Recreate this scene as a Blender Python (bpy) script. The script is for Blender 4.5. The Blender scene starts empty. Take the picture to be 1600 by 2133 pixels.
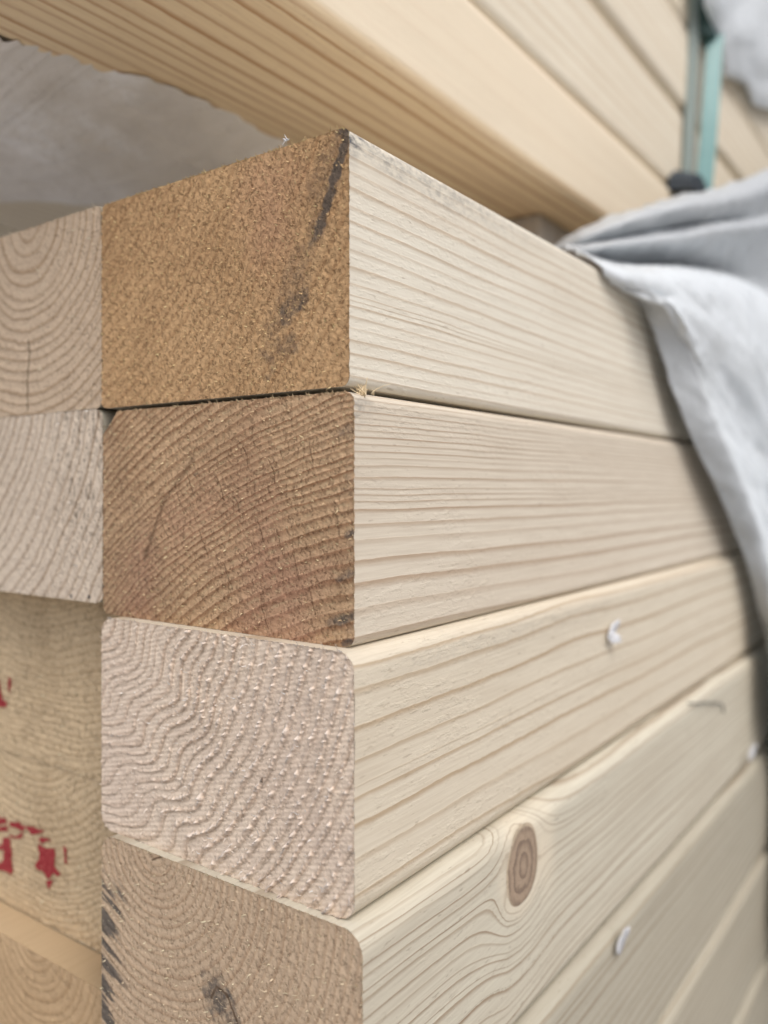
import bpy, math, random
import numpy as np
random.seed(7); rng = np.random.default_rng(7)
R = math.radians
S = bpy.context.scene
COL = S.collection

# ------------------------------------------------------------------ camera, sky, sun, exposure
D0 = .145                                   # metres from the lens to the nearest corner of the stack
ZC = .40                                    # height of the lens above the yard
FX = np.array([.5858, -.8107, 0.]); FW = np.array([.8108, .5854, 0.])
CAM = np.array([-.1144, -.0893, ZC])
cam = bpy.data.cameras.new('camera'); cam_o = bpy.data.objects.new('camera', cam); COL.objects.link(cam_o)
cam_o.location = CAM
cam_o.rotation_euler = (R(90), 0, math.atan2(-FW[0], FW[1]))
cam.sensor_fit = 'HORIZONTAL'; cam.sensor_width = 36; cam.lens = 1744/1600*36
cam.shift_y = -(1066.5-1020)/1600
cam.clip_start = .005; cam.clip_end = 500
cam.dof.use_dof = True; cam.dof.focus_distance = .157; cam.dof.aperture_fstop = cam.lens/2.9
cam.dof.aperture_blades = 0
S.camera = cam_o
SUN = np.array([-.24, -.52, .83]); SUN /= np.linalg.norm(SUN)
el = math.asin(SUN[2]); az = math.atan2(SUN[0], SUN[1])
w = bpy.data.worlds.new('World'); S.world = w; w.use_nodes = True
nt = w.node_tree; bg = nt.nodes['Background']
sky = nt.nodes.new('ShaderNodeTexSky'); sky.sky_type = 'NISHITA'; sky.sun_disc = False
sky.sun_elevation = el; sky.sun_rotation = az
sky.air_density = .8; sky.dust_density = 6.; sky.ozone_density = .6
hs = nt.nodes.new('ShaderNodeHueSaturation'); hs.inputs['Saturation'].default_value = .5   # overcast: a greyer sky
nt.links.new(sky.outputs[0], hs.inputs['Color']); nt.links.new(hs.outputs[0], bg.inputs['Color'])
bg.inputs['Strength'].default_value = .15
sl = bpy.data.lights.new('sun', 'SUN'); sl.energy = .7; sl.angle = R(45); sl.color = (1., .985, .96)
so = bpy.data.objects.new('sun', sl); COL.objects.link(so)
from mathutils import Vector
so.rotation_euler = Vector(SUN).to_track_quat('Z', 'Y').to_euler()
S.view_settings.view_transform = 'Standard'; S.view_settings.look = 'None'
S.view_settings.gamma = 1; S.view_settings.use_curve_mapping = False
S.view_settings.exposure = .06
try:
    S.cycles.max_bounces = 8; S.cycles.diffuse_bounces = 5
except Exception: pass

def ray(px, py):
    return FX*((px-800)/1744) + FW + np.array([0, 0, (1020-py)/1744])
def at_y(px, py, Y):
    r = ray(px, py); return CAM + r*((Y-CAM[1])/r[1])
def at_h(px, py, h):
    r = ray(px, py); return CAM + r*(h/r[2])

# ------------------------------------------------------------------ noise
def _h(i, j, s):
    n = (i.astype(np.int64)*374761393 + j.astype(np.int64)*668265263 + s*982451653) & 0x7fffffff
    n = ((n ^ (n >> 13))*1274126177) & 0x7fffffff
    n = n ^ (n >> 16)
    return (n & 0xffff)/65535.
def vn(x, y, s=0):
    x, y = np.broadcast_arrays(np.asarray(x, float), np.asarray(y, float))
    i = np.floor(x); j = np.floor(y); u = x-i; v = y-j
    u = u*u*(3-2*u); v = v*v*(3-2*v)
    a = _h(i, j, s); b = _h(i+1, j, s); c = _h(i, j+1, s); d = _h(i+1, j+1, s)
    return (a+(b-a)*u)*(1-v) + (c+(d-c)*u)*v - .5
def fbm(x, y, s=0, o=4):
    t = 0; a = 1.
    for k in range(o):
        t = t + a*vn(x*2**k+17.3*k, y*2**k-9.1*k, s+k); a *= .5
    return t
def sst(a, b, x):
    t = np.clip((x-a)/(b-a), 0, 1); return t*t*(3-2*t)

# ------------------------------------------------------------------ materials
def N(t, typ, **kw):
    n = t.nodes.new(typ)
    for k, v in kw.items():
        if k in n.inputs: n.inputs[k].default_value = v
        else: setattr(n, k, v)
    return n
class G:
    """small helper round a material's node tree"""
    def __init__(s, name, rough=.8, spec=.25):
        s.m = bpy.data.materials.new(name); s.m.use_nodes = True; s.t = s.m.node_tree
        s.b = s.t.nodes['Principled BSDF']; s.b.inputs['Roughness'].default_value = rough
        s.b.inputs['Specular IOR Level'].default_value = spec
        s.tc = N(s.t, 'ShaderNodeTexCoord'); oi = N(s.t, 'ShaderNodeObjectInfo')
        sc = N(s.t, 'ShaderNodeMath', operation='MULTIPLY'); sc.inputs[1].default_value = 3.7
        s.L(oi.outputs['Random'], sc.inputs[0])
        ad = N(s.t, 'ShaderNodeVectorMath', operation='ADD'); s.L(s.tc.outputs['Object'], ad.inputs[0]); s.L(sc.outputs[0], ad.inputs[1])
        s.co = ad.outputs[0]
    def L(s, a, b): s.t.links.new(a, b)
    def _in(s, sock, v):
        if isinstance(v, (int, float)): sock.default_value = v
        elif isinstance(v, tuple): sock.default_value = v if len(v) == 4 or sock.type == 'VECTOR' else v+(1.,)
        else: s.L(v, sock)
    def math(s, op, a, b=None, c=None, clamp=False):
        n = N(s.t, 'ShaderNodeMath', operation=op); n.use_clamp = clamp
        for k, v in enumerate((a, b, c)):
            if v is not None: s._in(n.inputs[k], v)
        return n.outputs[0]
    def mr(s, v, a, b, c=0., d=1., smooth=True):
        n = N(s.t, 'ShaderNodeMapRange'); n.interpolation_type = 'SMOOTHSTEP' if smooth else 'LINEAR'
        s._in(n.inputs['Value'], v)
        for k, q in (('From Min', a), ('From Max', b), ('To Min', c), ('To Max', d)): n.inputs[k].default_value = q
        return n.outputs['Result']
    def attr(s, name):
        n = N(s.t, 'ShaderNodeAttribute'); n.attribute_name = name; return n.outputs['Fac']
    def scaled(s, v):
        n = N(s.t, 'ShaderNodeVectorMath', operation='MULTIPLY'); s.L(s.co, n.inputs[0]); n.inputs[1].default_value = v
        return n.outputs[0]
    def noise(s, scale, detail=3., rough=.55, vec=None, dist=0.):
        n = N(s.t, 'ShaderNodeTexNoise'); n.inputs['Scale'].default_value = scale; n.inputs['Detail'].default_value = detail
        n.inputs['Roughness'].default_value = rough; n.inputs['Distortion'].default_value = dist
        s.L(vec if vec is not None else s.co, n.inputs['Vector']); return n.outputs['Fac']
    def voro(s, scale, vec=None, feature='F1'):
        n = N(s.t, 'ShaderNodeTexVoronoi'); n.feature = feature; n.inputs['Scale'].default_value = scale
        s.L(vec if vec is not None else s.co, n.inputs['Vector']); return n.outputs['Distance']
    def white(s, v):
        n = N(s.t, 'ShaderNodeTexWhiteNoise'); n.noise_dimensions = '1D'; s.L(v, n.inputs['W']); return n.outputs['Value']
    def mix(s, f, a, b, mode='MIX'):
        n = N(s.t, 'ShaderNodeMix'); n.data_type = 'RGBA'; n.blend_type = mode
        s._in(n.inputs[0], f); s._in(n.inputs[6], a); s._in(n.inputs[7], b); return n.outputs[2]
    def bump(s, h, dist, strength=1., normal=None):
        n = N(s.t, 'ShaderNodeBump'); n.inputs['Distance'].default_value = dist; n.inputs['Strength'].default_value = strength
        s.L(h, n.inputs['Height'])
        if normal is not None: s.L(normal, n.inputs['Normal'])
        return n.outputs[0]
    def done(s, col, normal=None, rough=None):
        s._in(s.b.inputs['Base Color'], col)
        if normal is not None: s.L(normal, s.b.inputs['Normal'])
        if rough is not None: s._in(s.b.inputs['Roughness'], rough)
        return s.m

def lin(r, g, b):
    f = lambda c: (c/255/12.92 if c/255 <= .04045 else ((c/255+.055)/1.055)**2.4)
    return (f(r), f(g), f(b), 1.)

def ring_nodes(g, jit=.1, nscale=700., a=.35, b=.88):
    P = g.attr('phase')
    P = g.math('ADD', P, g.math('MULTIPLY', g.math('SUBTRACT', g.noise(nscale, 2.), .5), jit))
    f = g.math('FRACT', P); k = g.white(g.math('FLOOR', P))
    late = g.math('MULTIPLY', g.mr(f, a, b), g.math('SUBTRACT', 1., g.mr(f, b+.03, 1.)))
    return late, k

def sawn_mat(name, early, late, amount=.6, pits=.5, pit_scale=1500., bumpd=.0003, specks=.35, blotch=.25, tint=None, a=.35):
    g = G(name, .95, .05)
    lt, k = ring_nodes(g, .22, 800., a)
    fac = g.math('MULTIPLY', lt, g.math('MULTIPLY_ADD', k, .55*amount, .6*amount))
    c = g.mix(fac, early, late)
    bl = g.noise(45., 3.)
    c = g.mix(g.math('MULTIPLY', g.mr(bl, .35, .7), blotch), c, tuple(x*.8 for x in late[:3])+(1.,))
    if tint is not None:
        c = g.mix(g.mr(g.noise(28., 2.), .48, .72, 0., .55), c, tint)
    # torn fibre ends: little dark pits and pale tips
    v = g.voro(pit_scale); n1 = g.noise(pit_scale*.8, 4., .65); n2 = g.noise(pit_scale*.35, 3., .6)
    pit = g.math('MULTIPLY', g.mr(n1, .52, .36), g.mr(n2, .35, .6))
    c = g.mix(g.math('MULTIPLY', pit, pits), c, tuple(x*.42 for x in late[:3])+(1.,))
    sp = g.math('MULTIPLY', g.mr(n1, .56, .72), g.mr(v, .45, .15))
    c = g.mix(g.math('MULTIPLY', sp, specks), c, tuple(min(.9, x*1.6) for x in early[:3])+(1.,))
    st = g.attr('stain'); sn = g.math('ADD', g.math('MULTIPLY', g.noise(420., 4., .65), .5), g.math('MULTIPLY', g.noise(1500., 3., .7), .5))
    sm = g.mr(g.math('MULTIPLY_ADD', g.math('SUBTRACT', sn, .5), g.math('MULTIPLY_ADD', st, 2.2, .3), g.math('MULTIPLY', st, 1.1)), .12, 1.0, 0., .82)
    c = g.mix(sm, c, (.082, .084, .086, 1.))
    c = g.mix(g.attr('check'), c, tuple(x*.28 for x in late[:3])+(1.,))
    c = g.mix(g.math('MULTIPLY', g.attr('pale'), .75), c, tuple(min(.85, x*1.55) for x in early[:3])+(1.,))
    h = g.math('ADD', g.math('MULTIPLY', n1, 1.), g.math('ADD', g.math('MULTIPLY', n2, .35), g.math('MULTIPLY', pit, -.5)))
    return g.done(c, g.bump(h, bumpd, .9))

def planed_mat(name, early, late, amount=.55, fuzz=.5, a=.45, blotch=.3):
    g = G(name, .62, .3)
    lt, k = ring_nodes(g, .10, 260., a, .93)
    pl = g.attr('pale')
    fac = g.math('MULTIPLY', g.math('MULTIPLY', lt, g.math('MULTIPLY_ADD', k, .7*amount, .45*amount)), g.math('MULTIPLY_ADD', pl, -.8, 1.))
    c = g.mix(g.math('MULTIPLY', pl, .85), early, lin(228, 214, 190)); c = g.mix(fac, c, late)
    fib = g.noise(1., 4., .6, g.scaled((55., 1900., 1900.)))
    c = g.mix(g.mr(fib, .35, .7, 0., .18), c, tuple(x*.74 for x in late[:3])+(1.,))
    c = g.mix(g.mr(g.noise(1., 3., .5, g.scaled((9., 60., 60.))), .45, .75, 0., blotch), c, tuple(.55*x+.45*y for x, y in zip(early[:3], late[:3]))+(1.,))
    fl = g.noise(1., 3., .6, g.scaled((260., 1100., 1100.)))          # tiny flecks, resin canals
    c = g.mix(g.mr(fl, .62, .74, 0., .35), c, tuple(x*.6 for x in late[:3])+(1.,))
    c = g.mix(g.math('MULTIPLY', pl, .6), c, lin(230, 218, 196))
    st = g.attr('stain'); sn = g.noise(1., 4., .7, g.scaled((420., 900., 900.)))
    c = g.mix(g.math('MULTIPLY', st, g.mr(sn, .35, .68)), c, (.12, .125, .135, 1.))
    tear = g.math('MULTIPLY', g.mr(g.noise(1., 3., .6, g.scaled((380., 900., 900.))), .45, .75), g.mr(g.noise(1., 2., .5, g.scaled((25., 80., 80.))), .42, .62))
    h = g.math('ADD', g.math('MULTIPLY', fib, .5), g.math('ADD', g.math('MULTIPLY', lt, -.3), g.math('MULTIPLY', tear, fuzz*1.1)))
    return g.done(c, g.bump(h, .00013, .8))

PALE = lin(226, 208, 178); PALE_L = lin(188, 152, 112)
M = {}
M['side0'] = planed_mat('planed_side_white', lin(226, 220, 205), lin(180, 156, 128), .62, .6, .6)
M['side1'] = planed_mat('planed_side_fine', lin(214, 204, 187), lin(164, 138, 112), .7, .8, .55)
M['side2'] = planed_mat('planed_side_wide', lin(214, 204, 185), lin(166, 140, 108), .66, .9, .72)
M['side3'] = planed_mat('planed_side_knotty', lin(204, 198, 181), lin(146, 124, 100), .8, .4, .66)
M['side4'] = planed_mat('planed_side_plain', lin(178, 172, 156), lin(140, 122, 100), .65, .4, .6)
M['upper'] = planed_mat('planed_upper', lin(244, 222, 186), lin(180, 130, 84), .75, .3, .55, .25)
M['upper_plain'] = planed_mat('planed_upper_plain', lin(228, 219, 200), lin(196, 172, 140), .45, .3)
M['strip'] = planed_mat('planed_tan', lin(200, 176, 142), lin(168, 134, 96), .7, .3)
M['end0'] = sawn_mat('sawn_end_orange', lin(220, 182, 138), lin(168, 126, 88), .42, .5, 2200., .00030, .55, .3, lin(204, 160, 132))
M['end1'] = sawn_mat('sawn_end_rosy', lin(218, 184, 148), lin(152, 114, 84), .8, .5, 2000., .00026, .45, .3, lin(188, 144, 122))
M['end2'] = sawn_mat('sawn_end_torn', lin(248, 230, 210), lin(202, 172, 146), .6, .25, 1900., .00013, .4, .15, lin(234, 214, 196))
M['end3'] = sawn_mat('sawn_end_beige', lin(216, 192, 164), lin(182, 150, 122), .5, .45, 2000., .00016, .5, .2)
M['endl0'] = sawn_mat('sawn_end_light', lin(222, 200, 174), lin(176, 146, 116), .6, .35, 1500., .0002, .3, .12, None, .55)
M['endl1'] = sawn_mat('sawn_end_whitish', lin(234, 218, 198), lin(172, 146, 122), .7, .35, 1500., .0002, .2, .1, None, .6)
M['endl2'] = sawn_mat('sawn_end_yellow', lin(232, 208, 172), lin(190, 162, 126), .5, .4, 1400., .0003, .35, .3)
M['endl4'] = sawn_mat('sawn_end_tan', lin(218, 188, 150), lin(180, 146, 110), .45, .25, 1200., .0002, .2, .2)

def simple(name, col, rough=.6, spec=.3, nscale=60., amt=.15, bscale=200., bd=.0004, metal=0.):
    g = G(name, rough, spec); n = g.noise(nscale, 4.)
    c = g.mix(g.mr(n, .35, .7, 0., amt), col, tuple(x*.6 for x in col[:3])+(1.,))
    g.b.inputs['Metallic'].default_value = metal
    return g.done(c, g.bump(g.noise(bscale, 3.), bd, .6))
def wrap_mat(name, col, dirt, trans=.35, rough=.38, bd=.0013):
    g = G(name, rough, .4)
    weave = N(g.t, 'ShaderNodeTexWave'); weave.inputs['Scale'].default_value = 420.; g.L(g.co, weave.inputs['Vector'])
    n = g.noise(38., 5., .6); d = g.noise(150., 4., .65)
    c = g.mix(g.mr(n, .5, .75, 0., .35), col, dirt)
    c = g.mix(g.mr(d, .62, .78, 0., .35), c, tuple(x*.55 for x in dirt[:3])+(1.,))
    h = g.math('ADD', g.noise(90., 5., .55, dist=.6), g.math('MULTIPLY', weave.outputs['Fac'], .03))
    nm = g.bump(h, bd, .8); g.done(c, nm)
    tr = N(g.t, 'ShaderNodeBsdfTranslucent'); g._in(tr.inputs['Color'], c); g.L(nm, tr.inputs['Normal'])
    mx = N(g.t, 'ShaderNodeMixShader'); mx.inputs[0].default_value = trans
    g.L(g.b.outputs[0], mx.inputs[1]); g.L(tr.outputs[0], mx.inputs[2])
    out = [n for n in g.t.nodes if n.type == 'OUTPUT_MATERIAL'][0]; g.L(mx.outputs[0], out.inputs['Surface'])
    return g.m
M['wrap'] = wrap_mat('woven_plastic_wrap', (.83, .875, .91, 1.), (.60, .63, .64, 1.), .2)
M['wrap_white'] = wrap_mat('clean_plastic_wrap', (.86, .90, .93, 1.), (.66, .69, .70, 1.), .3)
M['wrap_dull'] = wrap_mat('dull_plastic_wrap', (.52, .55, .575, 1.), (.36, .37, .37, 1.), .06)
def film_mat():
    g = G('dull_film', .32, .5)
    a = g.noise(16., 3., .5); b_ = g.noise(75., 5., .6, dist=.3); d = g.noise(420., 3., .6)
    b2 = g.noise(190., 5., .65, dist=.5)
    milky_sheen = g.math('MULTIPLY', g.math('MAXIMUM', g.attr('pale'), g.math('MULTIPLY', g.mr(a, .5, .6), .4)), g.math('MULTIPLY_ADD', g.mr(b2, .40, .58), .65, .35))
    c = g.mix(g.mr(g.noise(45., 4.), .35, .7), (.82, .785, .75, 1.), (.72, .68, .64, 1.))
    c = g.mix(g.math('MULTIPLY', milky_sheen, .9), c, (.92, .91, .91, 1.))  # sheen patches painted as a whiter film colour
    c = g.mix(g.mr(d, .66, .78, 0., .4), c, (.16, .12, .09, 1.))
    return g.done(c, g.bump(g.math('ADD', b_, g.math('MULTIPLY', d, .25)), .0016, .8))
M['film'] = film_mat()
M['teal'] = simple('teal_strap_plastic', lin(102, 150, 150), .4, .5, 200., .15)
M['pale_strap'] = simple('pale_strap_plastic', lin(150, 160, 154), .5, .4, 200., .1)
M['dark'] = simple('dark_plastic', lin(46, 54, 62), .5, .4)
M['bearer'] = simple('grey_bearer_wood', lin(186, 178, 168), .85, .2, 40., .3)
M['scrap'] = simple('white_plastic_scrap', (.78, .79, .82, 1.), .4, .5)
M['steel'] = simple('staple_steel', (.20, .20, .19, 1.), .4, .5, metal=.8)
M['splinter'] = simple('pale_splinter', lin(232, 212, 176), .7, .3)
M['ground'] = simple('yard_concrete', (.36, .34, .32, 1.), .9, .2, 5., .3, 60., .003)
def ink_mat():
    g = G('red_stamp_ink', .75, .2)
    n = g.noise(900., 4., .7)
    c = g.mix(g.mr(n, .3, .7), lin(150, 34, 46), lin(186, 84, 84))
    return g.done(c, g.bump(n, .0002))
M['ink'] = ink_mat()
def knot_mat(name, c1, c2, c3, spacing=900.):
    g = G(name, .6, .3)
    r = g.attr('phase'); r = g.math('ADD', r, g.math('MULTIPLY', g.math('SUBTRACT', g.noise(240., 4.), .5), 1.3))
    f = g.math('FRACT', r)
    c = g.mix(g.mr(f, .3, .95, 0., .8), c1, c2)
    c = g.mix(g.attr('stain'), c, c3)
    n = g.noise(900., 4., .6)
    c = g.mix(g.mr(n, .55, .75, 0., .45), c, tuple(x*.6 for x in c2[:3])+(1.,))
    return g.done(c, g.bump(n, .0003))
M['knot'] = knot_mat('knot_wood', lin(164, 144, 124), lin(120, 102, 88), lin(198, 182, 158))
def knot_end_mat():
    g = G('grey_knot_wood', .85, .2)
    a = g.noise(260., 5., .65, dist=.6); b_ = g.noise(900., 4., .65)
    c = g.mix(g.mr(a, .38, .62), lin(100, 95, 82), lin(166, 156, 136))
    c = g.mix(g.mr(b_, .55, .72, 0., .6), c, lin(70, 66, 58)); c = g.mix(g.mr(b_, .45, .3, 0., .5), c, lin(176, 160, 136))
    v = N(g.t, 'ShaderNodeTexVoronoi'); v.feature = 'DISTANCE_TO_EDGE'; v.inputs['Scale'].default_value = 170.; g.L(g.co, v.inputs['Vector'])
    c = g.mix(g.mr(v.outputs['Distance'], .035, .0, 0., .8), c, lin(48, 44, 40))
    return g.done(c, g.bump(g.math('ADD', a, b_), .0005))
M['knot_end'] = knot_end_mat()

# ------------------------------------------------------------------ mesh helpers
def mesh(name, V, F, mat, parent=None, attrs=None, smooth=True, loc=None):
    V = np.asarray(V, float).reshape(-1, 3)
    me = bpy.data.meshes.new(name)
    F = list(F) if not isinstance(F, np.ndarray) else F
    if isinstance(F, np.ndarray):
        n = len(F); k = F.shape[1]
        me.vertices.add(len(V)); me.vertices.foreach_set('co', V.ravel())
        me.loops.add(n*k); me.loops.foreach_set('vertex_index', F.ravel().astype(np.int32))
        me.polygons.add(n); me.polygons.foreach_set('loop_start', (np.arange(n)*k).astype(np.int32))
        try: me.polygons.foreach_set('loop_total', np.full(n, k, np.int32))
        except Exception: pass
        me.update(calc_edges=True); me.validate()
    else:
        me.from_pydata(V.tolist(), [], F); me.update()
    for a, v in (attrs or {}).items():
        at = me.attributes.new(a, 'FLOAT', 'POINT'); at.data.foreach_set('value', np.asarray(v, np.float32).ravel())
    me.polygons.foreach_set('use_smooth', np.full(len(me.polygons), smooth))
    me.materials.append(mat)
    o = bpy.data.objects.new(name, me); COL.objects.link(o)
    if parent is not None: o.parent = parent
    if loc is not None: o.location = loc
    return o
def tag(o, label, cat, group=None):
    o['label'] = label; o['category'] = cat
    if group: o['group'] = group
    return o
def gridF(n, m, flip=False):
    i, j = np.meshgrid(np.arange(n-1), np.arange(m-1), indexing='ij')
    a = (i*m+j).ravel(); q = np.stack([a, a+m, a+m+1, a+1], 1)
    return q[:, ::-1] if flip else q
def cat_meshes(parts):
    V, F, A, off = [], [], {}, 0
    for v, f, a in parts:
        V.append(v); F.append(f+off); off += len(v)
        for k, x in a.items(): A.setdefault(k, []).append(x)
    return np.concatenate(V), np.concatenate(F), {k: np.concatenate(x) for k, x in A.items()}

def profile(W, H, r, n):
    """perimeter of a board's section (local y 0..W, z 0..H), starting low on the visible side; n = points per face"""
    P = []
    r = min(r, .49*W, .49*H)
    def arc(cy, cz, a0, a1, k=6):
        for t in np.linspace(a0, a1, k+1)[1:-1]: P.append((cy+r*math.cos(t), cz+r*math.sin(t)))
    for z in np.linspace(r, H-r, n[0]): P.append((0, z))
    arc(r, H-r, math.pi, math.pi/2)
    for y in np.linspace(r, W-r, n[1]): P.append((y, H))
    arc(W-r, H-r, math.pi/2, 0)
    for z in np.linspace(H-r, r, n[2]): P.append((W, z))
    arc(W-r, r, 0, -math.pi/2)
    for y in np.linspace(W-r, r, n[3]): P.append((y, 0))
    arc(r, r, -math.pi/2, -math.pi)
    return np.array(P)

def rings_from(zs):
    zs = np.asarray(zs, float)
    return lambda z: np.interp(z, zs, np.arange(len(zs))) + np.where(z < zs[0], (z-zs[0])/max(1e-6, zs[1]-zs[0]), 0) + np.where(z > zs[-1], (z-zs[-1])/max(1e-6, zs[-1]-zs[-2]), 0)

BG = 'planed timber boards stacked in the packs'
def board(label, X0, X1, Y0, Y1, Z0, Z1, r, side, end=None, body_phase=None, cap_phase=None, cap_disp=None, cap_attr=None,
          body_stain=None, body_pale=None, n=(60, 5, 4, 5), nx=90, cap_n=(280, 190), whiskers=0, wave=0., seed=0, chamfer=None, edge_rag=.00012, whisk_len=.0007):
    """a board: planed body (root mesh, origin at its lower near corner) and its sawn end as a part"""
    W, H, L = Y1-Y0, Z1-Z0, X1-X0
    P = profile(W, H, r, n)
    if chamfer:                              # wane: the far upper corner is missing
        cy, cz = chamfer
        s = (P[:, 0]-(W-cy))/cy + (P[:, 1]-(H-cz))/cz
        k = s > 1
        d = (s-1)/(1/cy**2+1/cz**2)
        P[k, 0] -= (d/cy)[k]; P[k, 1] -= (d/cz)[k]
    xs = L*np.linspace(0, 1, nx)**2.2
    disp = cap_disp or (lambda y, z: 0*y)
    m = len(P)
    PY = np.concatenate([P[:, 0], P[:1, 0]]); PZ = np.concatenate([P[:, 1], P[:1, 1]])
    XX, YY = np.meshgrid(xs, PY, indexing='ij'); _, ZZ = np.meshgrid(xs, PZ, indexing='ij')
    XX = XX.copy(); XX[0] = disp(PY, PZ)+.00003
    # slight bow and hand-feel waviness of real boards
    cY = W/2; dy = YY-cY
    wv = wave*fbm(XX*14, ZZ*60+seed, seed+90, 3)
    YY2 = YY+np.where(YY < cY, wv, -wv)
    V = np.stack([XX, YY2, ZZ], -1).reshape(-1, 3)
    bp = body_phase or (lambda x, y, z: z/.004)
    A = {'phase': bp(XX, YY, ZZ).ravel(), 'stain': (body_stain(XX, YY, ZZ) if body_stain else 0*XX).ravel(), 'pale': (body_pale(XX, YY, ZZ) if body_pale else 0*XX).ravel()}
    F = gridF(nx, m+1, flip=True)
    # far end closed with a fan
    o = mesh('timber_board', V, F, M[side], None, A, True, (X0, Y0, Z0))
    tag(o, label, 'board', BG)
    if end:
        ny, nz = cap_n
        vz = np.linspace(0, H, nz)
        # half-widths at every height, read off the section
        def span(z):
            a = np.array([p for p in P if p[0] < W/2]); b = np.array([p for p in P if p[0] >= W/2])
            a = a[np.argsort(a[:, 1], kind='stable')]; b = b[np.argsort(b[:, 1], kind='stable')]
            return np.interp(z, a[:, 1], a[:, 0]), np.interp(z, b[:, 1], b[:, 0])
        rr = min(r, .49*H)
        def ext(z):
            q = np.clip((rr-z)/rr, 0, 1); t = np.clip((z-(H-rr))/rr, 0, 1); u = np.maximum(q, t)
            return rr*(1-np.sqrt(np.maximum(0, 1-u*u)))
        lo = ext(vz); hi = W-ext(vz)
        if chamfer:
            hi = np.minimum(hi, np.where(vz > H-cz, W-cy*(1-(H-vz)/cz), W))
        t = np.linspace(0, 1, ny)
        CY = lo[None, :]+(hi-lo)[None, :]*t[:, None]; CZ = np.broadcast_to(vz[None, :], CY.shape)
        CX = disp(CY, CZ)
        # ragged edge fibres: the outermost ring of points wanders a little beyond the planed faces
        CYr = CY.copy(); CZr = CZ.copy()
        rg = edge_rag
        CYr[0] -= rg*(.2+1.6*np.abs(vn(vz*2600, seed+0*vz, 5))); CYr[-1] += rg*(.2+1.6*np.abs(vn(vz*2600, seed+0*vz, 6)))
        CZr[:, -1] += rg*(.2+1.6*np.abs(vn(CY[:, -1]*2600, seed+0*t, 7))); CZr[:, 0] -= rg*.5
        VV = np.stack([CX, CYr, CZr], -1).reshape(-1, 3)
        at = cap_attr(CY, CZ) if cap_attr else {}
        ph = cap_phase(CY, CZ)
        AA = {'phase': ph.ravel()}
        for k in ('stain', 'check', 'pale'): AA[k] = np.asarray(at.get(k, 0*CY), float).ravel()
        parts = [(VV, gridF(ny, nz, flip=False), AA)]
        if whiskers:
            k = whiskers
            y = rng.random(k)*W; z = rng.random(k)*H
            # more of them along the edges
            e = rng.random(k); z = np.where(e < .12, H-.0002, z); y = np.where((e > .12) & (e < .22), .0002, y)
            ok = (y > np.interp(z, vz, lo)) & (y < np.interp(z, vz, hi)); y = y[ok]; z = z[ok]; e = e[ok]; k = len(y)
            ln = whisk_len*(.35+rng.random(k)**2*1.3); wd = .00007+.00009*rng.random(k)
            an = rng.normal(.9, .7, k); up = np.where(e < .12, 1., np.cos(an)); sd = np.where((e > .12) & (e < .22), -1., np.sin(an))
            dirv = np.stack([-.55-.5*rng.random(k), sd*.8, up*.8], -1); dirv /= np.linalg.norm(dirv, axis=1)[:, None]
            sidev = np.stack([0*dirv[:, 0], dirv[:, 2], -dirv[:, 1]], -1); sidev /= np.linalg.norm(sidev, axis=1)[:, None]+1e-9
            b0 = np.stack([disp(y, z)+.0001, y, z], -1)
            mid = b0+dirv*ln[:, None]*.55; tip = b0+dirv*ln[:, None]+np.stack([0*ln, .15*ln*rng.normal(0, 1, k), .3*ln*rng.normal(0, 1, k)], -1)
            wv3 = sidev*wd[:, None]
            Q = np.stack([b0-wv3, b0+wv3, mid+wv3*.9, mid-wv3*.9, tip+wv3*.25, tip-wv3*.25], 1).reshape(-1, 3)
            i = np.arange(k)*6
            FF = np.concatenate([np.stack([i, i+1, i+2, i+3], 1), np.stack([i+3, i+2, i+4, i+5], 1)])
            one = np.repeat(rng.random(k)**1.5, 6)
            parts.append((Q, FF, {'phase': np.repeat(cap_phase(y, z), 6)*0+.1, 'stain': 0*one, 'check': 0*one, 'pale': .2+.8*one}))
        V2, F2, A2 = cat_meshes(parts)
        c = mesh('sawn_end', V2, F2, M[end], o, A2, True)
    return o

# ring patterns of the sawn ends; a = distance across the face from its left side (mm), z up (mm)
def ring_fn(W, ca, cz, radii, warp=.4, wl=.012, seed=0, extra=None):
    rf = rings_from(np.asarray(radii)*1e-3)
    def f(y, z):
        a = (W-y); zz = z
        r = np.hypot(a-ca*1e-3, zz-cz*1e-3)
        r = r+warp*1e-3*fbm(a/wl, zz/wl, seed, 3)*2
        if extra is not None: r = r+extra(a*1e3, zz*1e3)*1e-3
        return rf(r)
    return f
def widths(r0, steps): return np.concatenate([[r0], r0+np.cumsum(steps)])
def jit(k, w, j=.3, s=1):
    q = np.random.default_rng(s); return w*(1+j*(q.random(k)*2-1))
def seg_dist(a, z, pts):
    d = np.full(np.broadcast(a, z).shape, 1e9)
    for (x0, y0), (x1, y1) in zip(pts[:-1], pts[1:]):
        vx, vy = x1-x0, y1-y0; t = np.clip(((a-x0)*vx+(z-y0)*vy)/(vx*vx+vy*vy), 0, 1)
        d = np.minimum(d, np.hypot(a-(x0+t*vx), z-(y0+t*vy)))
    return d
def rough_disp(amp, scale, seed, ring=None, rph=None):
    def f(y, z):
        d = -amp*fbm(y*scale, z*scale, seed, 3)
        if ring: 
            p = rph(y, z); fr = p-np.floor(p); d = d-ring*(sst(.3, .85, fr)*(1-sst(.92, 1., fr))-.4)
        return d
    return f
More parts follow.
